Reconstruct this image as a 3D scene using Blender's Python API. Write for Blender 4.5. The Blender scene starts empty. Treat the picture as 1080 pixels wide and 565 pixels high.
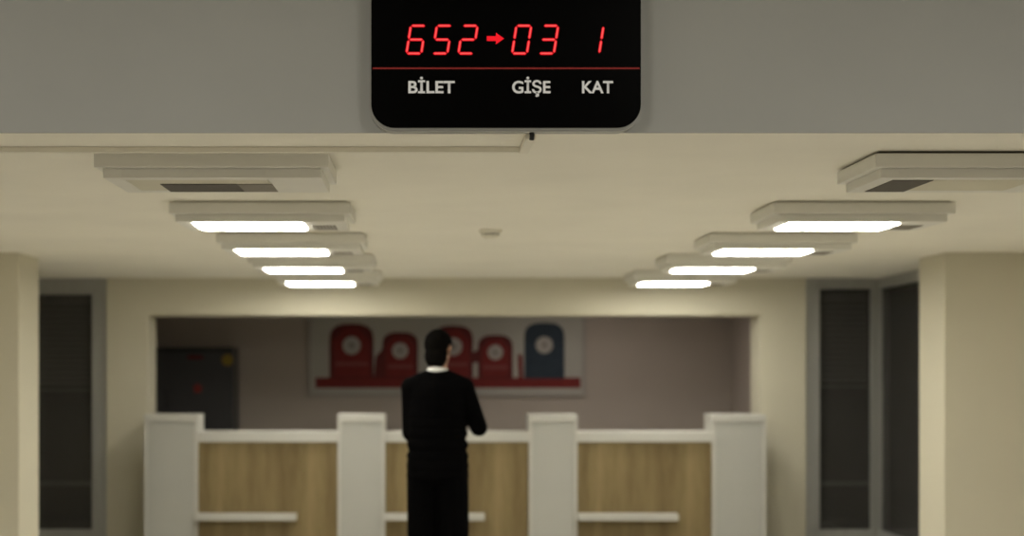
import bpy, bmesh, math
from mathutils import Vector, Matrix

S = bpy.context.scene
C = S.collection
PI = math.pi

# ------------------------------------------------------------------ helpers
def link(o, parent=None):
    C.objects.link(o)
    if parent is not None:
        o.parent = parent
    return o

def obj(name, bm, mats, parent=None, smooth=False):
    bmesh.ops.recalc_face_normals(bm, faces=bm.faces[:])
    me = bpy.data.meshes.new(name)
    bm.to_mesh(me); bm.free()
    if not isinstance(mats, (list, tuple)): mats = [mats]
    for m in mats: me.materials.append(m)
    if smooth:
        for p in me.polygons: p.use_smooth = True
    return link(bpy.data.objects.new(name, me), parent)

def tag(o, label, cat, group=None):
    o['label'] = label; o['category'] = cat
    if group: o['group'] = group
    return o

def thing(name, label, cat, loc=(0, 0, 0), group=None, rz=0):
    o = bpy.data.objects.new(name, None)
    o.empty_display_size = .1
    o.location = loc; o.rotation_euler = (0, 0, rz)
    C.objects.link(o)
    return tag(o, label, cat, group)

def struct(name, bm, m, parent=None):
    o = obj(name, bm, m, parent)
    o['kind'] = 'structure'
    return o

def add_box(bm, x0, x1, y0, y1, z0, z1, bev=0.0, mi=0, seg=2):
    vs = [bm.verts.new((x, y, z)) for x in (x0, x1) for y in (y0, y1) for z in (z0, z1)]
    fs = []
    for q in ((0,1,3,2),(4,6,7,5),(0,4,5,1),(2,3,7,6),(0,2,6,4),(1,5,7,3)):
        f = bm.faces.new([vs[i] for i in q]); f.material_index = mi; fs.append(f)
    bmesh.ops.recalc_face_normals(bm, faces=fs)
    if bev > 0:
        es = list({e for f in fs for e in f.edges})
        r = bmesh.ops.bevel(bm, geom=es, offset=bev, segments=seg, profile=.5, affect='EDGES')
        for f in r['faces']: f.material_index = mi
    return bm

def box(*a, **k):
    return add_box(bmesh.new(), *a, **k)

def add_prism(bm, pts, axis, a0, a1, mi=0):
    """extrude a 2D polygon pts between a0 and a1 along axis ('x','y','z')"""
    def P(p, a):
        if axis == 'y': return (p[0], a, p[1])
        if axis == 'x': return (a, p[0], p[1])
        return (p[0], p[1], a)
    A = [bm.verts.new(P(p, a0)) for p in pts]; B = [bm.verts.new(P(p, a1)) for p in pts]
    n = len(pts); fs = [bm.faces.new(A), bm.faces.new(list(reversed(B)))]
    for i in range(n):
        j = (i+1) % n
        fs.append(bm.faces.new([A[i], B[i], B[j], A[j]]))
    for f in fs: f.material_index = mi
    bmesh.ops.recalc_face_normals(bm, faces=fs)
    return bm

def rrect(x0, x1, z0, z1, r, n=8):
    pts = []
    for cx, cz, a in ((x1-r, z1-r, 0), (x0+r, z1-r, 90), (x0+r, z0+r, 180), (x1-r, z0+r, 270)):
        for i in range(n+1):
            t = math.radians(a + 90*i/n)
            pts.append((cx + r*math.cos(t), cz + r*math.sin(t)))
    return pts

def disc(cx, cz, r, n=32):
    return [(cx + r*math.cos(2*PI*i/n), cz + r*math.sin(2*PI*i/n)) for i in range(n)]

def add_tube(bm, pts, r, n=10, mi=0):
    """round tube through pts; r a number or list"""
    pts = [Vector(p) for p in pts]
    rs = r if isinstance(r, (list, tuple)) else [r]*len(pts)
    rings = []
    up = None
    for i, p in enumerate(pts):
        d = (pts[min(i+1, len(pts)-1)] - pts[max(i-1, 0)]).normalized()
        if up is None:
            up = Vector((0, 0, 1)) if abs(d.z) < .9 else Vector((0, 1, 0))
        s = d.cross(up).normalized(); u = s.cross(d).normalized(); up = u
        rings.append([bm.verts.new(p + (s*math.cos(2*PI*k/n) + u*math.sin(2*PI*k/n))*rs[i]) for k in range(n)])
    for a, b in zip(rings, rings[1:]):
        for k in range(n):
            bm.faces.new([a[k], a[(k+1) % n], b[(k+1) % n], b[k]]).material_index = mi
    bm.faces.new(list(reversed(rings[0]))).material_index = mi
    bm.faces.new(rings[-1]).material_index = mi
    return bm

def add_ball(bm, c, r, seg=20, rings=14, rot=None):
    m = Matrix.Translation(c)
    if rot is not None: m = m @ rot
    m = m @ Matrix.Diagonal((r[0], r[1], r[2], 1)) if not isinstance(r, (int, float)) else m @ Matrix.Scale(r, 4)
    bmesh.ops.create_uvsphere(bm, u_segments=seg, v_segments=rings, radius=1, matrix=m)

def add_limb(bm, a, b, ra, rb, n=16, flat=1.0):
    """tapered capsule"""
    a, b = Vector(a), Vector(b)
    L = (b-a).length; d = (b-a)/L
    pts, rs = [], []
    for k in range(6):
        t = PI/2*(1 - k/6.0); pts.append(a - d*ra*math.sin(t)); rs.append(max(.0006, ra*math.cos(t)))
    for k in range(9):
        t = k/8.0; pts.append(a + d*L*t); rs.append(ra + (rb-ra)*t)
    for k in range(1, 7):
        t = PI/2*k/6.0; pts.append(b + d*rb*math.sin(t)); rs.append(max(.0006, rb*math.cos(t)))
    add_tube(bm, pts, rs, n)

def even_edge(bm, it=14):
    for _ in range(it):
        new = {}
        for v in bm.verts:
            nb = [e.other_vert(v).co for e in v.link_edges if e.is_boundary]
            if len(nb) == 2: new[v] = v.co*.4 + (nb[0]+nb[1])*.3
        for v, c in new.items(): v.co = c

def remeshed(name, bm, voxel, mat, parent, smooth_iter=6, factor=.5):
    """fuse overlapping closed shells into one continuous skin"""
    bmesh.ops.recalc_face_normals(bm, faces=bm.faces[:])
    me = bpy.data.meshes.new(name); bm.to_mesh(me); bm.free()
    tmp = bpy.data.objects.new(name + '_work', me); C.objects.link(tmp)
    r = tmp.modifiers.new('r', 'REMESH'); r.mode = 'VOXEL'; r.voxel_size = voxel
    s = tmp.modifiers.new('s', 'SMOOTH'); s.factor = factor; s.iterations = smooth_iter
    dg = bpy.context.evaluated_depsgraph_get(); dg.update()
    out = bpy.data.meshes.new_from_object(tmp.evaluated_get(dg))
    bpy.data.objects.remove(tmp); bpy.data.meshes.remove(me)
    out.name = name
    out.materials.clear(); out.materials.append(mat)
    for p in out.polygons: p.use_smooth = True
    return link(bpy.data.objects.new(name, out), parent)

# ------------------------------------------------------------------ materials
def mat(name, col, rough=.6, spec=.3, metal=0.0, vary=0.0, vscale=4.0, bump=0.0, bscale=200.0,
        emit=None, estr=0.0, stretch=(1, 1, 1)):
    m = bpy.data.materials.new(name); m.use_nodes = True
    nt = m.node_tree; b = nt.nodes['Principled BSDF']
    b.inputs['Base Color'].default_value = (*col, 1)
    b.inputs['Roughness'].default_value = rough
    b.inputs['Metallic'].default_value = metal
    b.inputs['Specular IOR Level'].default_value = spec
    if emit:
        b.inputs['Emission Color'].default_value = (*emit, 1)
        b.inputs['Emission Strength'].default_value = estr
    tc = nt.nodes.new('ShaderNodeTexCoord')
    mp = nt.nodes.new('ShaderNodeMapping'); mp.inputs['Scale'].default_value = stretch
    nt.links.new(tc.outputs['Object'], mp.inputs['Vector'])
    if vary > 0:
        n = nt.nodes.new('ShaderNodeTexNoise'); n.inputs['Scale'].default_value = vscale
        n.inputs['Detail'].default_value = 4
        nt.links.new(mp.outputs['Vector'], n.inputs['Vector'])
        r = nt.nodes.new('ShaderNodeMapRange')
        r.inputs['From Min'].default_value = .3; r.inputs['From Max'].default_value = .7
        r.inputs['To Min'].default_value = 1 - vary; r.inputs['To Max'].default_value = 1 + vary
        nt.links.new(n.outputs['Fac'], r.inputs['Value'])
        mx = nt.nodes.new('ShaderNodeVectorMath'); mx.operation = 'SCALE'
        mx.inputs[0].default_value = col
        nt.links.new(r.outputs['Result'], mx.inputs['Scale'])
        nt.links.new(mx.outputs['Vector'], b.inputs['Base Color'])
    if bump > 0:
        n2 = nt.nodes.new('ShaderNodeTexNoise'); n2.inputs['Scale'].default_value = bscale
        nt.links.new(mp.outputs['Vector'], n2.inputs['Vector'])
        bp = nt.nodes.new('ShaderNodeBump'); bp.inputs['Strength'].default_value = bump
        bp.inputs['Distance'].default_value = .002
        nt.links.new(n2.outputs['Fac'], bp.inputs['Height'])
        nt.links.new(bp.outputs['Normal'], b.inputs['Normal'])
    return m

def oak_mat():
    m = bpy.data.materials.new('light_oak'); m.use_nodes = True
    nt = m.node_tree; b = nt.nodes['Principled BSDF']; b.inputs['Roughness'].default_value = .5
    b.inputs['Specular IOR Level'].default_value = .25
    tc = nt.nodes.new('ShaderNodeTexCoord')
    mp = nt.nodes.new('ShaderNodeMapping'); mp.inputs['Scale'].default_value = (1, 1, .06)
    nt.links.new(tc.outputs['Object'], mp.inputs['Vector'])
    n = nt.nodes.new('ShaderNodeTexNoise'); n.inputs['Scale'].default_value = 9; n.inputs['Detail'].default_value = 5
    n2 = nt.nodes.new('ShaderNodeTexNoise'); n2.inputs['Scale'].default_value = 90; n2.inputs['Detail'].default_value = 3
    for q in (n, n2): nt.links.new(mp.outputs['Vector'], q.inputs['Vector'])
    mx = nt.nodes.new('ShaderNodeMix'); mx.data_type = 'FLOAT'; mx.inputs[0].default_value = .3
    nt.links.new(n.outputs['Fac'], mx.inputs[2]); nt.links.new(n2.outputs['Fac'], mx.inputs[3])
    cr = nt.nodes.new('ShaderNodeValToRGB')
    e = cr.color_ramp.elements
    e[0].position = .36; e[0].color = (.155, .112, .05, 1)
    e[1].position = .64; e[1].color = (.255, .195, .095, 1)
    nt.links.new(mx.outputs[0], cr.inputs['Fac'])
    nt.links.new(cr.outputs['Color'], b.inputs['Base Color'])
    return m

def tile_mat():
    m = bpy.data.materials.new('grey_floor_tile'); m.use_nodes = True
    nt = m.node_tree; b = nt.nodes['Principled BSDF']; b.inputs['Roughness'].default_value = .35
    tc = nt.nodes.new('ShaderNodeTexCoord')
    br = nt.nodes.new('ShaderNodeTexBrick'); br.offset = 0
    br.inputs['Scale'].default_value = 1; br.inputs['Brick Width'].default_value = .6
    br.inputs['Row Height'].default_value = .6; br.inputs['Mortar Size'].default_value = .003
    br.inputs['Color1'].default_value = (.57, .55, .50, 1); br.inputs['Color2'].default_value = (.53, .51, .46, 1)
    br.inputs['Mortar'].default_value = (.15, .14, .12, 1)
    nt.links.new(tc.outputs['Object'], br.inputs['Vector'])
    nt.links.new(br.outputs['Color'], b.inputs['Base Color'])
    return m

def glass_mat():
    m = bpy.data.materials.new('smoked_glass'); m.use_nodes = True
    nt = m.node_tree; nt.nodes.clear()
    out = nt.nodes.new('ShaderNodeOutputMaterial')
    tr = nt.nodes.new('ShaderNodeBsdfTransparent'); tr.inputs['Color'].default_value = (.8, .8, .8, 1)
    gl = nt.nodes.new('ShaderNodeBsdfGlossy'); gl.inputs['Roughness'].default_value = .12
    gl.inputs['Color'].default_value = (.6, .6, .6, 1)
    fr = nt.nodes.new('ShaderNodeFresnel'); fr.inputs['IOR'].default_value = 1.4
    df = nt.nodes.new('ShaderNodeBsdfDiffuse'); df.inputs['Color'].default_value = (.10, .097, .09, 1)
    fm = nt.nodes.new('ShaderNodeMixShader'); fm.inputs['Fac'].default_value = .42      # flat grey mixed in, standing in for grey reflections on the panes
    nt.links.new(tr.outputs['BSDF'], fm.inputs[1]); nt.links.new(df.outputs['BSDF'], fm.inputs[2])
    mx = nt.nodes.new('ShaderNodeMixShader')
    nt.links.new(fr.outputs['Fac'], mx.inputs['Fac'])
    nt.links.new(fm.outputs['Shader'], mx.inputs[1]); nt.links.new(gl.outputs['BSDF'], mx.inputs[2])
    nt.links.new(mx.outputs['Shader'], out.inputs['Surface'])
    return m

WARM = (1.0, .96, .85)
M = dict(
    ceiling=mat('ceiling_paint', (.83, .805, .715), .8, .1, vary=.03, vscale=1.5, bump=.05),
    wall=mat('cream_wall_paint', (.57, .54, .43), .75, .15, vary=.03, vscale=1.2, bump=.08),
    bulk=mat('grey_bulkhead_paint', (.385, .392, .378), .7, .2, vary=.03, vscale=2, bump=.06),
    back=mat('mauve_wall_paint', (.36, .318, .285), .8, .1, vary=.03, vscale=2),
    foyer=mat('foyer_wall_paint', (.5, .48, .42), .8, .1, vary=.03, vscale=2),
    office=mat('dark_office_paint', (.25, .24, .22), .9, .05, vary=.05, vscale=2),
    floor=tile_mat(),
    alu=mat('brushed_aluminium', (.36, .36, .34), .45, .4, .35, vary=.05, vscale=30, stretch=(1, 1, .05)),
    glass=glass_mat(),
    blind=mat('dark_blind_slat', (.7, .68, .64), .6, .2, vary=.05, vscale=8),
    hous=mat('luminaire_enamel', (.72, .71, .65), .45, .3, vary=.02, vscale=6),
    lit=mat('lit_diffuser', (.9, .88, .8), .4, .2, emit=WARM, estr=29.0, vary=.01),
    unlit=mat('unlit_diffuser', (.60, .57, .45), .4, .3, vary=.02),
    dark=mat('dark_trim_and_shade', (.085, .075, .062), .6, .2, vary=.1, vscale=40),  # dark parts, also the painted reflection and shadow gap of the unlit lights
    grille=mat('grey_grille_and_reflection', (.22, .20, .17), .6, .2, vary=.1, vscale=40),  # real grilles, also the paler end of a painted reflection
    plast=mat('cream_plastic', (.76, .73, .63), .5, .3, vary=.02),
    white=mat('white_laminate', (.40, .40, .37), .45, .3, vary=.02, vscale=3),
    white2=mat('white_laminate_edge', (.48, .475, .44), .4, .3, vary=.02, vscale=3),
    oak=oak_mat(),
    black=mat('gloss_black_acrylic', (.0012, .0012, .0012), .3, .04, vary=.05),
    rim=mat('silver_rim', (.34, .34, .32), .4, .5, .3, vary=.03, vscale=20),
    led=mat('red_led', (.3, .01, .01), .4, .2, emit=(1.0, .006, .02), estr=.64, vary=.01),
    ledhot=mat('red_led_core', (.3, .01, .01), .4, .2, emit=(1.0, .13, .12), estr=.74, vary=.01),
    line=mat('red_print', (.27, .025, .022), .5, .2, emit=(1, .05, .04), estr=.02, vary=.02),  # printed line, faint glow added to brighten it
    print=mat('white_print', (.62, .62, .61), .6, .2, emit=(1, 1, .97), estr=.13, vary=.01),  # printed lettering, slight glow added to keep it bright
    cable=mat('black_cable', (.015, .015, .015), .5, .3, vary=.05),
    suit=mat('black_suit_cloth', (.0016, .0015, .0016), .95, .03, vary=.15, vscale=30, bump=.2, bscale=400),
    hair=mat('black_hair', (.004, .0035, .003), .9, .02, vary=.3, vscale=60, bump=.5, bscale=150),
    skin=mat('skin', (.36, .20, .13), .55, .3, vary=.05, vscale=20),
    shirt=mat('white_shirt', (.75, .75, .72), .8, .1, vary=.02),
    shoe=mat('black_leather', (.01, .01, .01), .35, .4, vary=.1),
    eye=mat('eye_white', (.7, .7, .68), .2, .5, vary=.01),
    paper=mat('poster_paper', (.36, .35, .32), .6, .2, vary=.03, vscale=3),
    pred=mat('poster_red', (.15, .016, .015), .6, .2, vary=.08, vscale=10),
    pdred=mat('poster_dark_red', (.09, .013, .013), .6, .2, vary=.08, vscale=10),
    pblue=mat('poster_blue', (.022, .034, .05), .6, .2, vary=.1, vscale=10),
    pdisc=mat('poster_white_disc', (.34, .32, .30), .6, .2, vary=.05, vscale=10),
    pgrey=mat('poster_grey_seal', (.2, .18, .17), .6, .2, vary=.05, vscale=10),
    pstripe=mat('poster_pale_red', (.19, .05, .047), .6, .2, vary=.05, vscale=10),
    frame=mat('poster_frame_metal', (.30, .28, .26), .5, .3, vary=.03),
    cab=mat('dark_grey_enamel', (.042, .042, .044), .45, .3, vary=.04, vscale=4),
    cabside=mat('cabinet_black_trim', (.02, .02, .02), .5, .3, vary=.04),
    magred=mat('red_magnet', (.2, .02, .015), .5, .3, vary=.05),
    magyel=mat('yellow_magnet', (.22, .15, .015), .5, .3, vary=.05),
)

# ------------------------------------------------------------------ key dimensions (metres; camera at 0,0,1.5 looking along +Y)
EYE = 1.5
ZC = EYE + .82            # low ceiling
YB = 5.04                 # bulkhead face
YW = 12.85                # wall with the counter opening
YR = 15.5                 # rear wall of the back office
XL, XR = -4.6, 5.2        # outer side walls
ZF = 3.6                  # high ceiling over the foyer

# ------------------------------------------------------------------ setting
struct('floor', box(XL, XR, -3, YR, -.1, 0), M['floor'])
struct('ceiling', box(XL, XR, YB+.012, YR, ZC, ZC+.12), M['ceiling'])
struct('ceiling_foyer', box(XL, XR, -3, YB+.012, ZF, ZF+.1), M['foyer'])
struct('wall_bulkhead', box(XL, XR, YB, YB+.012, ZC, ZF), M['bulk'])
struct('wall_left', box(XL-.1, XL, -3, YR, 0, ZF), M['foyer'])
struct('wall_right', box(XR, XR+.1, -3, YR, 0, ZF), M['foyer'])
struct('wall_rear', box(XL, XR, -3.1, -3, 0, ZF), M['foyer'])
struct('wall_end', box(-2.85, 3.30, YR, YR+.1, 0, ZC), M['back'])

bm = bmesh.new()
OX0, OX1, OZ = -2.43, 2.927, 1.997
WX0, WX1 = -2.79, 3.325
add_box(bm, WX0, OX0, YW, YW+.4, 0, ZC)
add_box(bm, OX1, WX1, YW, YW+.4, 0, ZC)
add_box(bm, OX0, OX1, YW, YW+.4, OZ, ZC)
struct('wall_back', bm, M['wall'])

struct('wall_pier_left', box(XL, -2.795, 10.1, 10.62, 0, ZC, bev=.006), M['wall'])
struct('wall_pier_right', box(3.565, XR, 10.1, 10.62, 0, ZC, bev=.006), M['wall'])
struct('wall_office_left', box(-2.9, -2.85, YW+.4, YR, 0, ZC), [M['back']])
struct('wall_office_right', box(3.22, 3.28, YW+.4, YR, 0, ZC), [M['back']])
# dark rooms behind the glazing
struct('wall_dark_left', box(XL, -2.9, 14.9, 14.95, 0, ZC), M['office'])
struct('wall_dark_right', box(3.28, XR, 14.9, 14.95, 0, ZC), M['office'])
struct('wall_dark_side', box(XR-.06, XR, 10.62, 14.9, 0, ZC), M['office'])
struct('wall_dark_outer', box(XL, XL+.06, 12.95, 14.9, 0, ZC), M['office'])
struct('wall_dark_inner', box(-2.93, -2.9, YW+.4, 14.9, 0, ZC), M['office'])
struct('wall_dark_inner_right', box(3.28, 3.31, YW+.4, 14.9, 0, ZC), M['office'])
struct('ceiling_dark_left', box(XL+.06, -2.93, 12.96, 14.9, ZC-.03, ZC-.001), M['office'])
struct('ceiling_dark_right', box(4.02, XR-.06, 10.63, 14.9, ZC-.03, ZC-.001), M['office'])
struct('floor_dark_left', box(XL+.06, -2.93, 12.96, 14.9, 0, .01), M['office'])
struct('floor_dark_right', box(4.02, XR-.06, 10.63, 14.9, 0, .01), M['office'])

def glazing(name, L, loc, rz, left=.10, right=.10, top=.125, mid=()):
    """aluminium framed fixed pane, L wide along local x, front at local y=0"""
    r = bpy.data.objects.new(name, None); C.objects.link(r); r['kind'] = 'structure'
    r.location = loc; r.rotation_euler = (0, 0, rz)
    H = ZC
    bm = bmesh.new()
    if left: add_box(bm, 0, left, 0, .07, 0, H, .004)
    if right: add_box(bm, L-right, L, 0, .07, 0, H, .004)
    add_box(bm, left, L-right, .002, .068, H-top, H, .004)
    add_box(bm, left, L-right, .002, .068, 0, .12, .004)
        # slim inner bead
    add_box(bm, left, left+.018, -.008, .05, .12, H-top, .002)
    add_box(bm, L-right-.018, L-right, -.008, .05, .12, H-top, .002)
    add_box(bm, left, L-right, -.008, .05, H-top-.018, H-top, .002)
    obj('window_frame', bm, M['alu'], r)['kind'] = 'structure'
    obj('window_transom', box(left, L-right, .042, .06, .50, .54, .003), M['blind'], r)['kind'] = 'structure'
    obj('window_pane', box(left, L-right, .03, .038, .12, H-top), M['glass'], r)['kind'] = 'structure'
    return r

glazing('window_1', 1.16, (-3.95, YW+.02, 0), 0, left=.06, right=.115)
glazing('window_2', .62, (3.327, YW+.02, 0), 0, left=.105, right=.03, top=.075)
glazing('window_3', 2.16, (3.95, YW+.02, 0), -PI/2, left=.03, right=.08, top=.075)

def blind(label, L, loc, rz, drop):
    r = thing('venetian_blind', label, 'blind', loc, 'dark blinds behind the office glazing', rz)
    obj('head_rail', box(0, L, -.02, .03, -.05, 0, .004), M['blind'], r)
    bm = bmesh.new()
    n = int(drop/.05)
    for k in range(n):
        z = -.07 - k*.05
        add_prism(bm, [(-.018, z-.017), (.016, z+.019), (.018, z+.017), (-.016, z-.019)], 'x', .004, L-.004)
    obj('slats', bm, M['blind'], r)
    obj('bottom_rail', box(0, L, -.012, .018, -.07-n*.05-.02, -.07-n*.05, .003), M['blind'], r)
    return r
blind('dark horizontal blind half lowered behind the left office window', .95, (-3.87, YW+.16, ZC-.15), 0, .75)
blind('dark horizontal blind behind front pane of the right glass corner', .46, (3.45, YW+.16, ZC-.12), 0, .75)
blind('dark horizontal blind behind side pane of the right glass corner', 1.95, (4.11, YW+.02-.08, ZC-.12), -PI/2, .75)

# ------------------------------------------------------------------ queue number display on the bulkhead
YD = YB - .065
SC = 1550.0 / YD
def dx(px): return (px - 449.0) / SC
def dz(py): return EYE + (392.0 - py) / SC
cxd, czd = dx(533.5), dz(35)
q = thing('queue_sign', 'black queue number display with red digits hanging on the grey bulkhead', 'display', (cxd, YB, czd))
def lx(px): return dx(px) - cxd
def lz(py): return dz(py) - czd
fy = YD - YB                    # front face, local y
bm = bmesh.new()
add_prism(bm, rrect(lx(389.5), lx(677.5), lz(138), lz(-68), .085, 10), 'y', fy+.006, -.001)
bmesh.ops.bevel(bm, geom=[e for e in bm.edges if all(abs(v.co.y-(fy+.006)) < 1e-5 for v in e.verts)], offset=.005, segments=2, affect='EDGES')
obj('case', bm, M['rim'], q)
bm = bmesh.new()
add_prism(bm, rrect(lx(391.5), lx(676), lz(134.5), lz(-65), .078, 10), 'y', fy, fy+.02)
obj('front_panel', bm, M['black'], q)
obj('red_line', box(lx(393), lx(674.5), fy-.0012, fy+.001, lz(72.9), lz(71.2)), M['line'], q)

def digit(cx, top, bot, segs, w=15.6, slant=4.6, t=2.9):
    """slanted seven segment figure drawn in the display plane"""
    def P(u, v):                    # u across 0..1, v up 0..1
        return (lx(cx + (u-.5)*w + (v-.5)*slant), lz(bot + (top-bot)*v))
    pos = {'a': ((0,1),(1,1)), 'b': ((1,.5),(1,1)), 'c': ((1,0),(1,.5)), 'd': ((0,0),(1,0)),
           'e': ((0,0),(0,.5)), 'f': ((0,.5),(0,1)), 'g': ((0,.5),(1,.5))}
    root = None
    def seg(bm, s, th, y0, y1, cut):
        a, b = (Vector(P(*p)) for p in pos[s])
        d = (b-a).normalized(); n = Vector((-d.y, d.x))
        a, b = a + d*cut/SC, b - d*cut/SC
        h = th/2/SC
        pts = [a, a + d*h + n*h, b - d*h + n*h, b, b - d*h - n*h, a + d*h - n*h]
        add_prism(bm, [(p.x, p.y) for p in pts], 'y', y0, y1)
    bm = bmesh.new()
    for s in segs: seg(bm, s, t, fy-.0015, fy+.001, .45)
    root = obj('digit', bm, M['led'], q)
    bm = bmesh.new()
    for s in segs: seg(bm, s, t*.42, fy-.002, fy-.0012, 1.6)
    obj('digit_core', bm, M['ledhot'], root)
T, B = 27.2, 56.4
SEG = {'6': 'acdefg', '5': 'acdfg', '2': 'abdeg', '0': 'abcdef', '3': 'abcdg', '1': 'bc'}
for ch, cx in (('6', 438.8), ('5', 466.3), ('2', 493.6), ('0', 550.2), ('3', 578.6)):
    digit(cx, T, B, SEG[ch])
digit(626.4, T+.5, B, SEG['1'])
bm = bmesh.new()
add_prism(bm, [(lx(x), lz(y)) for x, y in ((513.5,38.2),(523,38.2),(523,34.6),(531.6,40.7),(523,46.8),(523,43.2),(513.5,43.2))], 'y', fy-.0015, fy+.001)
obj('arrow', bm, M['led'], q)

def lettering(text, x0, x1, ytop, ybase, extra=None):
    cu = bpy.data.curves.new('lettering', 'FONT')
    cu.body = text; cu.size = 1; cu.extrude = .0
    cu.offset = .022
    tmp = bpy.data.objects.new('lettering_work', cu); C.objects.link(tmp)
    dg = bpy.context.evaluated_depsgraph_get(); dg.update()
    me = bpy.data.meshes.new_from_object(tmp.evaluated_get(dg))
    bpy.data.objects.remove(tmp)
    xs = [v.co.x for v in me.vertices]; a, b = min(xs), max(xs)
    # cap height measured from a plain E
    cap = CAP
    for v in me.vertices:
        u = (v.co.x - a)/(b - a)
        v.co = Vector((lx(x0 + u*(x1-x0)), fy-.0012, lz(ybase) + v.co.y/cap*(lz(ytop)-lz(ybase))))
    me.materials.clear(); me.materials.append(M['print'])
    me.name = 'lettering'
    return link(bpy.data.objects.new('lettering', me), q)
cu = bpy.data.curves.new('measure', 'FONT'); cu.body = 'E'; cu.size = 1; cu.offset = .022
tmp = bpy.data.objects.new('measure', cu); C.objects.link(tmp)
dg = bpy.context.evaluated_depsgraph_get(); dg.update()
me = bpy.data.meshes.new_from_object(tmp.evaluated_get(dg)); CAP = max(v.co.y for v in me.vertices)
bpy.data.objects.remove(tmp); bpy.data.meshes.remove(me)
lettering('B\u0130LET', 430.6, 479.6, 85.4, 98.0)
lettering('G\u0130\u015eE', 540.2, 580.6, 85.4, 98.0)
lettering('KAT', 613.8, 646.6, 85.4, 98.0)

# cable trunking on the ceiling edge and the cable that leaves it
t = thing('cord_trunking', 'slim cream cable trunking running along the ceiling edge below the display', 'trunking', (.338, YB, ZC-.001))
YT = 5.37
obj('long_run', box(XL+.02-.338, .006, YT-YB-.016, YT-YB+.016, -.019, 0, .002), M['plast'], t)
obj('corner_piece', box(.004, .04, .012, YT-YB+.018, -.021, 0, .003), M['plast'], t)
bm = bmesh.new()
ccx = .338 + .022 - cxd
add_tube(bm, [(ccx+.002, -.018, ZC-.028-czd), (ccx+.003, -.024, ZC-.012-czd), (ccx-.002, -.03, ZC+.004-czd), (ccx-.004, -.03, lz(136.5))], .0085, 10)
obj('cable', bm, M['cable'], q, smooth=True)

# ------------------------------------------------------------------ ceiling luminaires
LX = -.795
def luminaire(lit):
    r = thing('ceiling_light', 'x', 'ceiling light')
    W, D = .435, .255
    obj('mounting_plate', box(-W+.02, W-.02, -D+.02, D-.02, -.010, 0), M['hous'] if lit else M['dark'], r)  # on unlit lights the dark colour paints the shadow gap
    up = box(-W, W, -D, D, -.062, -.010, .004)
    obj('upper_tray', up, M['hous'], r)
    # lower tray: a ring so that the diffuser sits recessed
    bm = bmesh.new()
    w, d = W-.028, D-.03
    lx0, lx1, ly0, ly1 = -.338, .200, -.165, .155
    add_box(bm, -w, lx0, -d, d, -.098, -.062, .003)
    add_box(bm, lx1, w, -d, d, -.098, -.062, .003)
    add_box(bm, lx0-.003, lx1+.003, -d, ly0, -.098, -.062, .003)
    add_box(bm, lx0-.003, lx1+.003, ly1, d, -.098, -.062, .003)
    low = obj('lower_tray', bm, M['hous'], r)
    if lit:
        obj('diffuser', box(lx0+.002, lx1-.002, ly0+.002, ly1-.002, -.105, -.07, .006), M['lit'], r)
        bm = bmesh.new()
        for k in range(7):
            x = .235 + k*.017
            add_box(bm, x, x+.011, -.05, .16, -.101, -.097)
        obj('grille', bm, M['grille'], r)
    return r, (lx0, lx1, ly0, ly1)

ROWS = [5.70, 7.29, 8.88, 10.44, 12.08]
ORD = ['nearest', 'second nearest', 'third nearest', 'fourth nearest', 'farthest']
proto, (a0, a1, b0, b1) = luminaire(True)
first = True
def copy_tree(o, parent=None):
    c = o.copy(); C.objects.link(c); c.parent = parent
    for ch in list(o.children): copy_tree(ch, c)
    return c
for side, X in (('left', LX), ('right', LX+2.897)):
    for k in range(1, 5):
        r = proto if first else copy_tree(proto)
        first = False
        r.location = (X, ROWS[k], ZC)
        nm = {1: 'largest lit ceiling light of the %s row, beside the unlit one',
              2: 'second lit ceiling light from the front in the %s row',
              3: 'third lit ceiling light from the front in the %s row',
              4: 'farthest lit ceiling light of the %s row, close to the back wall'}[k] % side
        r['label'] = nm; r['group'] = 'lit ceiling lights'
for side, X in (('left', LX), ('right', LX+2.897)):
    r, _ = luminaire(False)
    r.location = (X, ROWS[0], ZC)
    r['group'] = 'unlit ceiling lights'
    if side == 'left':
        r['label'] = 'nearest left ceiling light, switched off, with a dark strip underneath'
        obj('unlit_diffuser', box(a0+.002, a1-.002, b0+.002, b1-.002, -.0975, -.07), M['unlit'], r)
        obj('dark_reflection', add_box(box(-.225, .07, -.05, .18, -.1005, -.097), .072, .205, -.05, .18, -.1003, -.097, mi=1), [M['dark'], M['grille']], r)  # dark and grey strips paint a reflection on the diffuser
    else:
        r['label'] = 'nearest right ceiling light, switched off, cut by the photo edge'
        obj('unlit_diffuser', box(a0+.002, a1-.002, b0+.002, b1-.002, -.0985, -.07), M['unlit'], r)
        obj('dark_reflection', box(-.345, -.19, -.17, .18, -.1005, -.097, .001), M['dark'], r)  # dark reflection painted on the left part of the diffuser

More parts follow.
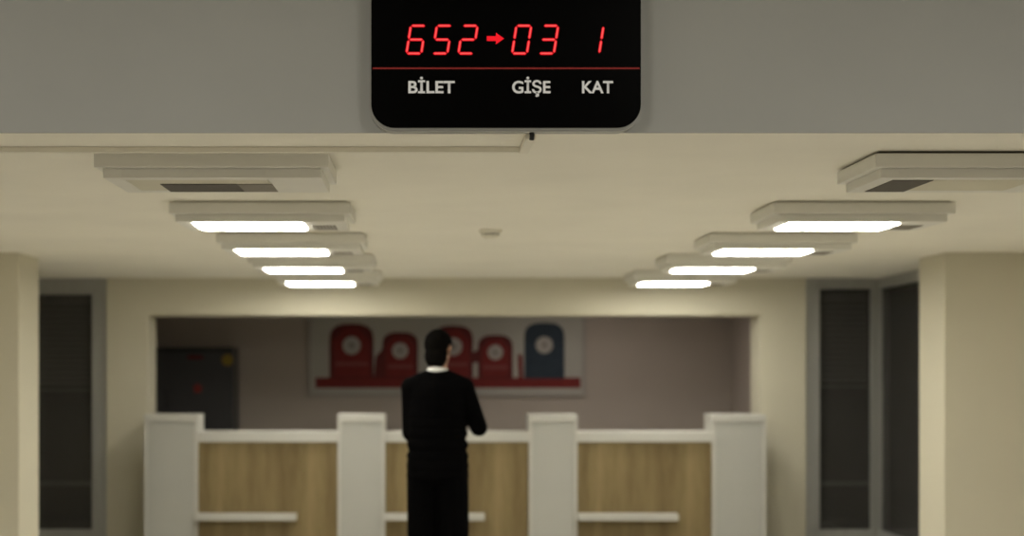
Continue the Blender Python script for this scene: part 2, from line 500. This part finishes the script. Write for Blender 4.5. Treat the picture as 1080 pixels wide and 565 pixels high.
# ------------------------------------------------------------------ smoke detector
d = thing('smoke_detector', 'small round white smoke detector on the ceiling between the light rows', 'smoke detector', (.376, 8.5, ZC))
def lathe(prof, n=32):
    bm = bmesh.new(); rings = []
    for rr, z in prof:
        rings.append([bm.verts.new((rr*math.cos(2*PI*k/n), rr*math.sin(2*PI*k/n), z)) for k in range(n)])
    for a, b in zip(rings, rings[1:]):
        for k in range(n): bm.faces.new([a[k], a[(k+1) % n], b[(k+1) % n], b[k]])
    bm.faces.new(rings[0]); bm.faces.new(list(reversed(rings[-1])))
    return bm
obj('base', lathe([(.066, 0), (.066, -.014), (.060, -.02)]), M['plast'], d, True)
obj('sensor_head', lathe([(.048, -.018), (.050, -.034), (.042, -.046), (.028, -.052), (.01, -.053)]), M['plast'], d, True)
obj('vent_ring', lathe([(.0505, -.024), (.0515, -.026), (.0505, -.028)]), M['dark'], d, True)

# ------------------------------------------------------------------ teller counter
YCT = 12.30
PX = [(-2.357, -1.91, 'leftmost'), (-.738, -.341, 'second from left'), (.865, 1.27, 'second from right'), (2.40, 2.85, 'rightmost')]
PLAB = ['leftmost tall white counter pillar beside the dark cabinet',
        'tall white counter pillar just left of the man',
        'tall white counter pillar right of the man, under the blue box on the poster',
        'rightmost tall white counter pillar against the right wall return']
for (x0, x1, _), lab in zip(PX, PLAB):
    w = x1 - x0
    p = thing('counter_pillar', lab, 'pillar', (x0, YCT, 0), 'white counter pillars')
    H = 1.143
    obj('side_panel', box(0, .028, 0, .36, 0, H-.062, .002), M['white2'], p)
    obj('side_panel', box(w-.028, w, 0, .36, 0, H-.062, .002), M['white2'], p)
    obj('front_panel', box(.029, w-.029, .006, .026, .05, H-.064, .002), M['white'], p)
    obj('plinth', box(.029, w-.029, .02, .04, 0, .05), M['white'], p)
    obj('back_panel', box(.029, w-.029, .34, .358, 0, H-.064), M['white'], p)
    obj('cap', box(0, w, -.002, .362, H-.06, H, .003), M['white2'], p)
BLAB = ['oak fronted counter section on the left, in front of the dark cabinet',
        'middle oak fronted counter section, partly hidden by the man',
        'oak fronted counter section on the right, between two white pillars']
SH = [(1.91, .83), (.341, .84), (0, .84)]
for i in range(3):
    x0, x1 = PX[i][1]+.001, PX[i+1][0]-.001
    w = x1 - x0
    p = thing('counter_section', BLAB[i], 'counter', (x0, YCT, 0), 'oak counter sections')
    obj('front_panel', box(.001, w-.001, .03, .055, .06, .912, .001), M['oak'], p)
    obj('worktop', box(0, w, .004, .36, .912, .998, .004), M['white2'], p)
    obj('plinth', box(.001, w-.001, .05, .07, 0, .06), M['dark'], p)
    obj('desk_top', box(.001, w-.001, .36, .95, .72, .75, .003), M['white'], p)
    obj('desk_leg', box(.03, .06, .88, .93, 0, .72, .003), M['white'], p)
    obj('desk_leg', box(w-.06, w-.03, .88, .93, 0, .72, .003), M['white'], p)
    s = obj('bag_shelf', box(.001, .83, -.10, .029, .265, .318, .004), M['white2'], p)

# ------------------------------------------------------------------ back office: poster and cabinet
YP = YR - .03
sp = 1550.0/YP
def px_(x): return (x-449)/sp
def pz_(y): return EYE + (392-y)/sp
X0, X1, Z0, Z1 = px_(325), px_(618), pz_(418), pz_(322)
cxp = (X0+X1)/2
po = thing('framed_poster', 'wide framed poster of red boxes and one blue box on the rear wall', 'poster', (cxp, YR, Z0))
bm = bmesh.new()
fw = .035
for a in ((X0, X1, Z0, Z0+fw), (X0, X1, Z1-fw, Z1), (X0, X0+fw, Z0+fw, Z1-fw), (X1-fw, X1, Z0+fw, Z1-fw)):
    add_box(bm, a[0]-cxp, a[1]-cxp, -.03, -.001, a[2]-Z0, a[3]-Z0, .003)
obj('frame', bm, M['frame'], po)
bm = bmesh.new()
pm = [M['paper'], M['pred'], M['pdred'], M['pblue'], M['pdisc'], M['pstripe'], M['pgrey']]
add_box(bm, X0+fw-cxp, X1-fw-cxp, -.014, -.002, fw, Z1-Z0-fw, mi=0)
def Q(pts): return [(px_(x)-cxp, pz_(y)-Z0) for x, y in pts]
layer = [0]
def flat(pts, mi):
    layer[0] += 1
    y = -.0142 - .0002*layer[0]*.25
    f = bm.faces.new([bm.verts.new((p[0], y, p[1])) for p in Q(pts)]); f.material_index = mi
flat([(332.5,398),(612.5,398),(612.5,409),(332.5,409)], 1)
def pbox(x0, x1, top, base, body, inner, r):
    """front of a round-shouldered box with a pale round seal"""
    h = (x1-x0)*.36
    pts = [(x0, base), (x1, base), (x1, top+h)]
    for k in range(1, 12):
        a = PI*k/12
        cx = (x0+x1)/2; rr = (x1-x0)/2
        pts.append((cx + rr*math.copysign(abs(math.cos(a))**.7, math.cos(a)), top + h - h*math.sin(a)**.8))
    pts.append((x0, top+h))
    flat(pts, body)
    flat([(x0+4, base-2), (x1-4, base-2), (x1-4, top+h+1), ((x0+x1)/2+6, top+5), ((x0+x1)/2-6, top+5), (x0+4, top+h+1)], inner)
    cx, cy = (x0+x1)/2, top + (base-top)*.40
    flat([(cx + r*math.cos(2*PI*k/20), cy + r*math.sin(2*PI*k/20)) for k in range(20)], 4)
    flat([(cx + r*.32*math.cos(2*PI*k/12), cy + r*.32*math.sin(2*PI*k/12)) for k in range(12)], 6)
    yy = top + (base-top)*.70
    flat([(x0+6, yy), (x1-6, yy), (x1-6, yy+4), (x0+6, yy+4)], 5 if body != 3 else 3)
pbox(347.5, 394, 341, 399, 2, 1, 9.5)
flat([(396, 376), (404, 367), (406, 399), (394, 399)], 2)
pbox(403, 441, 350, 399, 2, 1, 8.5)
pbox(457, 499, 343, 399, 2, 1, 9.5)
flat([(498, 372), (508, 366), (508, 381), (498, 383)], 2)
pbox(504, 541, 353, 399, 2, 1, 8)
flat([(546, 374), (551, 373), (552, 399), (547, 399)], 1)
pbox(553, 595.5, 340, 399, 3, 3, 9)
obj('printed_sheet', bm, pm, po)
obj('glass_cover', box(X0+fw-cxp, X1-fw-cxp, -.024, -.022, fw, Z1-Z0-fw), M['glass'], po) if False else None

YK = 15.05
sk = 1550.0/YK
kx0, kx1 = -2.80, (246-449)/sk
kz = EYE + (392-366)/sk
k = thing('metal_cabinet', 'dark grey cabinet with coloured magnets standing at the left of back office', 'cabinet', (kx0, YK, 0))
w = kx1-kx0
obj('body', box(0, w, .025, .44, .04, kz, .006), M['cab'], k)
obj('door', box(.004, w-.004, 0, .024, .06, kz-.055, .006), M['cab'], k)
obj('top_band', box(.004, w-.004, .002, .024, kz-.05, kz-.003, .004), M['cabside'], k)
obj('plinth', box(.02, w-.02, .04, .42, 0, .04), M['cabside'], k)
def mk(px, py): return ((px-449)/sk - kx0, EYE + (392-py)/sk)
hx, hz = mk(176, 420)
bm = bmesh.new(); add_tube(bm, [(hx, .0, hz-.12), (hx, -.03, hz-.11), (hx, -.03, hz+.11), (hx, 0, hz+.12)], .008)
obj('handle', bm, M['cabside'], k, True)
mx_, mz_ = mk(208.5, 409.5)
bm = bmesh.new(); add_prism(bm, [(mx_+.055*math.cos(PI/2+2*PI*i/10)*(1 if i % 2 == 0 else .6), mz_+.06*math.sin(PI/2+2*PI*i/10)*(1 if i % 2 == 0 else .6)) for i in range(10)], 'y', -.006, 0)
tag(obj('fridge_magnet', bm, M['magred']), 'red magnet on the middle of the dark cabinet door', 'magnet', 'magnets on the dark cabinet')
mx_, mz_ = mk(240, 379.5)
bm = bmesh.new(); add_prism(bm, disc(mx_, mz_, .06, 24), 'y', -.006, 0)
tag(obj('fridge_magnet', bm, M['magyel']), 'round yellow magnet at upper right of the dark cabinet', 'magnet', 'magnets on the dark cabinet')
mx_, mz_ = mk(206, 376.5)
bm = bmesh.new(); add_prism(bm, rrect(mx_-.08, mx_+.08, mz_-.022, mz_+.022, .01, 3), 'y', -.006, 0)
tag(obj('fridge_magnet', bm, M['pdred']), 'long dark red magnet near the top of the dark cabinet', 'magnet', 'magnets on the dark cabinet')
for o in C.objects:
    if o.name.startswith('fridge_magnet'): o.location = (kx0, YK, 0)

# ------------------------------------------------------------------ the standing man
man = thing('person', 'man in a black suit standing with his back to us before the counter', 'person', (.073, 9.1, 0), rz=math.radians(-8))
hipL, hipR = Vector((-.088, 0, .93)), Vector((.088, 0, .93))
kneL, kneR = Vector((-.092, .015, .50)), Vector((.095, .015, .50))
ankL, ankR = Vector((-.095, -.01, .09)), Vector((.10, -.01, .09))
shL, shR = Vector((-.165, 0, 1.405)), Vector((.165, 0, 1.405))
elL, elR = Vector((-.172, .03, 1.12)), Vector((.256, .02, 1.155))
wrL, wrR = Vector((-.03, .245, 1.17)), Vector((.19, .245, 1.225))
neck0, neck1 = Vector((0, -.005, 1.44)), Vector((.004, .012, 1.56))
headC = Vector((.004, .03, 1.638))
HR = Matrix.Rotation(math.radians(-15), 4, 'Z') @ Matrix.Rotation(math.radians(-12), 4, 'X')

def torso(bm, g=0.0):
    for z, rx, ry, y in ((.90, .165, .115, 0), (.98, .158, .112, 0), (1.08, .150, .105, 0), (1.18, .155, .11, 0),
                         (1.28, .165, .115, 0), (1.36, .165, .108, -.005)):
        add_ball(bm, (0, y, z), (rx+g, ry+g, .11+g))
    add_limb(bm, (-.10, -.005, 1.40), (.10, -.005, 1.40), .068+g, .068+g)
    add_limb(bm, (0, -.005, 1.42), (-.165, 0, 1.405), .070+g, .052+g)
    add_limb(bm, (0, -.005, 1.42), (.165, 0, 1.405), .070+g, .052+g)
def arms(bm, g=0.0, hand=True):
    for s, e, w in ((shL, elL, wrL), (shR, elR, wrR)):
        add_limb(bm, s, e, .053+g, .041+g)
        add_limb(bm, e, w, .042+g, .029+g)
def legs(bm, g=0.0, hem=0.0):
    for h, k_, a in ((hipL, kneL, ankL), (hipR, kneR, ankR)):
        add_limb(bm, h, k_, .088+g, .060+g)
        add_limb(bm, k_, a + Vector((0, 0, hem)), .058+g, .040+g+hem*.1)
def hand(bm, w, d, out, down):
    """palm, four bent fingers of unequal length and a side thumb; d along the hand, out across, down = palm side"""
    d, out, down = d.normalized(), out.normalized(), down.normalized()
    pc = w + d*.048
    for t in (-.026, -.009, .009, .026):
        add_limb(bm, w + d*.012 + out*t*.6, w + d*.088 + out*t, .0155, .0125, 10)
    for t, L in ((-.028, .030), (-.0095, .036), (.0095, .034), (.028, .026)):
        p0 = w + d*.09 + out*t
        p1 = p0 + (d*.92 + down*.4).normalized()*L*1.15
        p2 = p1 + (d*.55 + down*.85).normalized()*L*.85
        p3 = p2 + (d*.05 + down*1.0).normalized()*L*.7
        add_limb(bm, p0, p1, .0092, .0085, 10); add_limb(bm, p1, p2, .0085, .0078, 10); add_limb(bm, p2, p3, .0078, .0068, 10)
    q0 = w + d*.03 + out*.026
    q1 = q0 + (d*.6 + out*.75 + down*.3).normalized()*.042
    q2 = q1 + (d*.9 + out*.2 + down*.45).normalized()*.034
    add_limb(bm, q0, q1, .0125, .0105, 10); add_limb(bm, q1, q2, .0105, .0085, 10)

bm = bmesh.new()
torso(bm); arms(bm); legs(bm)
for a in (ankL, ankR):
    add_limb(bm, a + Vector((0, -.02, -.035)), a + Vector((0, .14, -.05)), .036, .028)
add_limb(bm, neck0, neck1, .060, .054)
def hp(x, y, z): return headC + HR.to_3x3() @ Vector((x, y, z))
add_ball(bm, hp(0, -.012, .022), (.074, .092, .090), rot=HR)          # cranium
add_ball(bm, hp(0, .030, -.035), (.058, .062, .075), rot=HR)          # face
add_ball(bm, hp(0, .055, -.095), (.030, .026, .022), rot=HR)          # chin
add_limb(bm, hp(-.052, -.005, -.055), hp(-.02, .055, -.09), .020, .016)
add_limb(bm, hp(.052, -.005, -.055), hp(.02, .055, -.09), .020, .016)
add_limb(bm, hp(0, .088, -.005), hp(0, .106, -.040), .009, .013, 10)   # nose
add_limb(bm, hp(-.012, .096, -.043), hp(.012, .096, -.043), .009, .009, 10)
add_limb(bm, hp(-.035, .083, .018), hp(-.008, .090, .014), .009, .009, 10)  # brows
add_limb(bm, hp(.035, .083, .018), hp(.008, .090, .014), .009, .009, 10)
add_limb(bm, hp(-.018, .086, -.064), hp(.018, .086, -.064), .006, .006, 10)  # lips
add_limb(bm, hp(-.015, .084, -.073), hp(.015, .084, -.073), .0065, .0065, 10)
for s in (-1, 1):
    add_limb(bm, hp(s*.041, .073, .0085), hp(s*.019, .075, .0085), .0075, .0075, 10)   # upper lids
    add_limb(bm, hp(s*.076, -.012, .012), hp(s*.072, -.008, -.026), .012, .009, 10)   # ears
    add_limb(bm, hp(s*.082, -.020, .012), hp(s*.079, -.018, -.012), .008, .007, 10)
hand(bm, wrL, Vector((.7, .55, .22)), Vector((.1, -.25, .95)), Vector((.5, -.6, .2)))
hand(bm, wrR, Vector((-.5, .72, .3)), Vector((0, -.3, .95)), Vector((-.6, -.5, 0)))
body = remeshed('body', bm, .0045, M['skin'], man, 4)

# eyes
for s in (-1, 1):
    bm = bmesh.new(); add_ball(bm, hp(s*.030, .0705, .000), .0115, 16, 12)
    e = obj('eye', bm, M['eye'], man, True)
    bm = bmesh.new(); add_ball(bm, hp(s*.030, .0765, -.001), .0062, 12, 8)
    obj('iris', bm, M['hair'], e, True)

# hair cap: short dark hair over crown, sides and nape
bm = bmesh.new()
add_ball(bm, hp(0, -.016, .030), (.087, .102, .097), rot=HR, seg=32, rings=24)
add_ball(bm, hp(.004, -.044, -.048), (.076, .060, .084), rot=HR, seg=24, rings=16)
add_limb(bm, hp(-.042, .036, .076), hp(.042, .036, .076), .022, .022)
for s in (-1, 1):
    add_limb(bm, hp(s*.070, .012, .03), hp(s*.070, .014, -.012), .012, .007, 10)
hair = remeshed('hair', bm, .005, M['hair'], man, 3)
# open the hair over the face and below the nape
inv = HR.to_3x3().transposed()
hb = bmesh.new(); hb.from_mesh(hair.data)
kill = []
for v in hb.verts:
    l = inv @ (v.co - headC)
    if (l.y > .052 and l.z < .060) or (l.z < -.122) or (l.y > .02 and l.z < -.03) or (abs(l.x) > .068 and -.04 < l.y < .008 and l.z < .026):
        kill.append(v)
bmesh.ops.delete(hb, geom=kill, context='VERTS'); even_edge(hb, 8); hb.to_mesh(hair.data); hb.free()

# shirt collar
def ring_strip(name, c, r0, r1, z0, z1, m, tilt, n=40, thick=.006):
    bm = bmesh.new(); rows = []
    for (r, z, k_) in ((r0, z0, 0), (r1, z1, 0), (r1-thick, z1, 0), (r0-thick, z0, 0)):
        rows.append([bm.verts.new((c.x + r*math.cos(2*PI*i/n), c.y + r*1.08*math.sin(2*PI*i/n) + (z-z0)*.1, c.z + z + tilt*math.sin(2*PI*i/n))) for i in range(n)])
    for a, b in zip(rows, rows[1:] + rows[:1]):
        for i in range(n): bm.faces.new([a[i], a[(i+1) % n], b[(i+1) % n], b[i]])
    return obj(name, bm, m, man, True)
ring_strip('shirt_collar', Vector((0, .0, 1.475)), .074, .066, -.02, .042, M['shirt'], -.012)

# jacket and trousers follow the body
bm = bmesh.new()
torso(bm, .014)
for z, rx, ry in ((1.30, .186, .128), (1.24, .188, .128), (1.18, .19, .128), (1.12, .192, .128), (1.05, .195, .13), (.98, .198, .132), (.92, .20, .134), (.86, .20, .135)):
    add_ball(bm, (0, 0, z), (rx, ry, .075))
for s, e, w in ((shL, elL, wrL), (shR, elR, wrR)):
    add_limb(bm, s, e, .064, .055)
    add_limb(bm, e, e + (w-e)*.90, .056, .043)
add_limb(bm, (-.02, -.010, 1.45), (.02, -.010, 1.45), .082, .082)
for s in (-1, 1):
    add_limb(bm, (s*.03, -.01, 1.465), (s*.15, 0, 1.415), .062, .060)
jk = remeshed('jacket', bm, .006, M['suit'], man, 30)
jb = bmesh.new(); jb.from_mesh(jk.data)
kill = [v for v in jb.verts if (v.co.z < .835) or (v.co.z > 1.488 and (v.co.x**2 + v.co.y**2) < .072**2)
        or (v.co.y > .085 and v.co.z > 1.22 and abs(v.co.x) < (v.co.z-1.22)*.22)]
bmesh.ops.delete(jb, geom=kill, context='VERTS'); even_edge(jb); jb.to_mesh(jk.data); jb.free()
sm = jk.modifiers.new('cloth_thickness', 'SOLIDIFY'); sm.thickness = .004; sm.offset = -1
bm = bmesh.new()
torso(bm, .0065)
add_ball(bm, (0, .012, 1.42), (.07, .085, .075))
sf = remeshed('shirt_front', bm, .006, M['shirt'], man, 6)
sb = bmesh.new(); sb.from_mesh(sf.data)
bmesh.ops.delete(sb, geom=[v for v in sb.verts if v.co.y < .03 or v.co.z < 1.1 or abs(v.co.x) > .11], context='VERTS'); sb.to_mesh(sf.data); sb.free()
bm = bmesh.new()
add_ball(bm, (0, 0, .90), (.172, .125, .12))
for h, k_, a in ((hipL, kneL, ankL), (hipR, kneR, ankR)):
    add_limb(bm, h, k_, .106, .100)
    add_limb(bm, k_, a + Vector((0, 0, .02)), .094, .070)
tr = remeshed('trousers', bm, .006, M['suit'], man, 6)
tb = bmesh.new(); tb.from_mesh(tr.data)
bmesh.ops.delete(tb, geom=[v for v in tb.verts if v.co.z < .06], context='VERTS'); tb.to_mesh(tr.data); tb.free()
for a in (ankL, ankR):
    bm = bmesh.new()
    add_limb(bm, a + Vector((0, -.03, -.045)), a + Vector((0, .15, -.055)), .043, .034)
    add_ball(bm, a + Vector((0, .165, -.06)), (.044, .06, .028))
    add_box(bm, a.x-.042, a.x+.042, a.y-.075, a.y+.215, .001, .018, .006)
    remeshed('shoe', bm, .005, M['shoe'], man, 3)

# ------------------------------------------------------------------ light
def area(name, loc, sx, sy, power, col, rot=(0, 0, 0)):
    l = bpy.data.lights.new(name, 'AREA'); l.shape = 'RECTANGLE'; l.size = sx; l.size_y = sy
    l.energy = power; l.color = col
    o = bpy.data.objects.new(name, l); o.location = loc; o.rotation_euler = rot
    return link(o)
area('foyer_fill', (-1.9, 1.6, ZF-.03), 1.2, .6, 75, (1, .95, .86))  # added fill light behind the camera, no fitting
area('foyer_fill', (2.3, 1.6, ZF-.03), 1.2, .6, 75, (1, .95, .86))  # second added fill behind the camera
area('side_bay_fill', (-3.9, 7.7, ZC-.02), .55, .35, 11, (1, .95, .84))  # added out of frame to brighten the left pier, no fitting
area('side_bay_fill', (4.35, 7.7, ZC-.02), .55, .35, 11, (1, .95, .84))  # same added fill for the right pier
area('back_office_fill', (1.7, 14.2, ZC-.02), 1.2, .3, 9, (1, .9, .82))  # added fill to lift the dim back office, no fitting

w = bpy.data.worlds.new('dim_surroundings'); S.world = w; w.use_nodes = True
w.node_tree.nodes['Background'].inputs['Color'].default_value = (.02, .02, .018, 1)

# ------------------------------------------------------------------ camera
cam = bpy.data.cameras.new('camera'); co = bpy.data.objects.new('camera', cam); C.objects.link(co)
co.location = (0, 0, EYE); co.rotation_euler = (PI/2, 0, 0)
cam.sensor_width = 36; cam.lens = 36*1550/1080
cam.shift_x = (540-449)/1080; cam.shift_y = (392-282.5)/1080
cam.clip_start = .05
cam.dof.use_dof = True; cam.dof.focus_distance = 5.35; cam.dof.aperture_fstop = 1.5; cam.dof.aperture_blades = 0
S.camera = co
S.view_settings.view_transform = 'Standard'
S.view_settings.look = 'None'
S.view_settings.exposure = 0.27
S.cycles.max_bounces = 10
S.cycles.diffuse_bounces = 8
S.cycles.transparent_max_bounces = 12
S.cycles.use_denoising = True
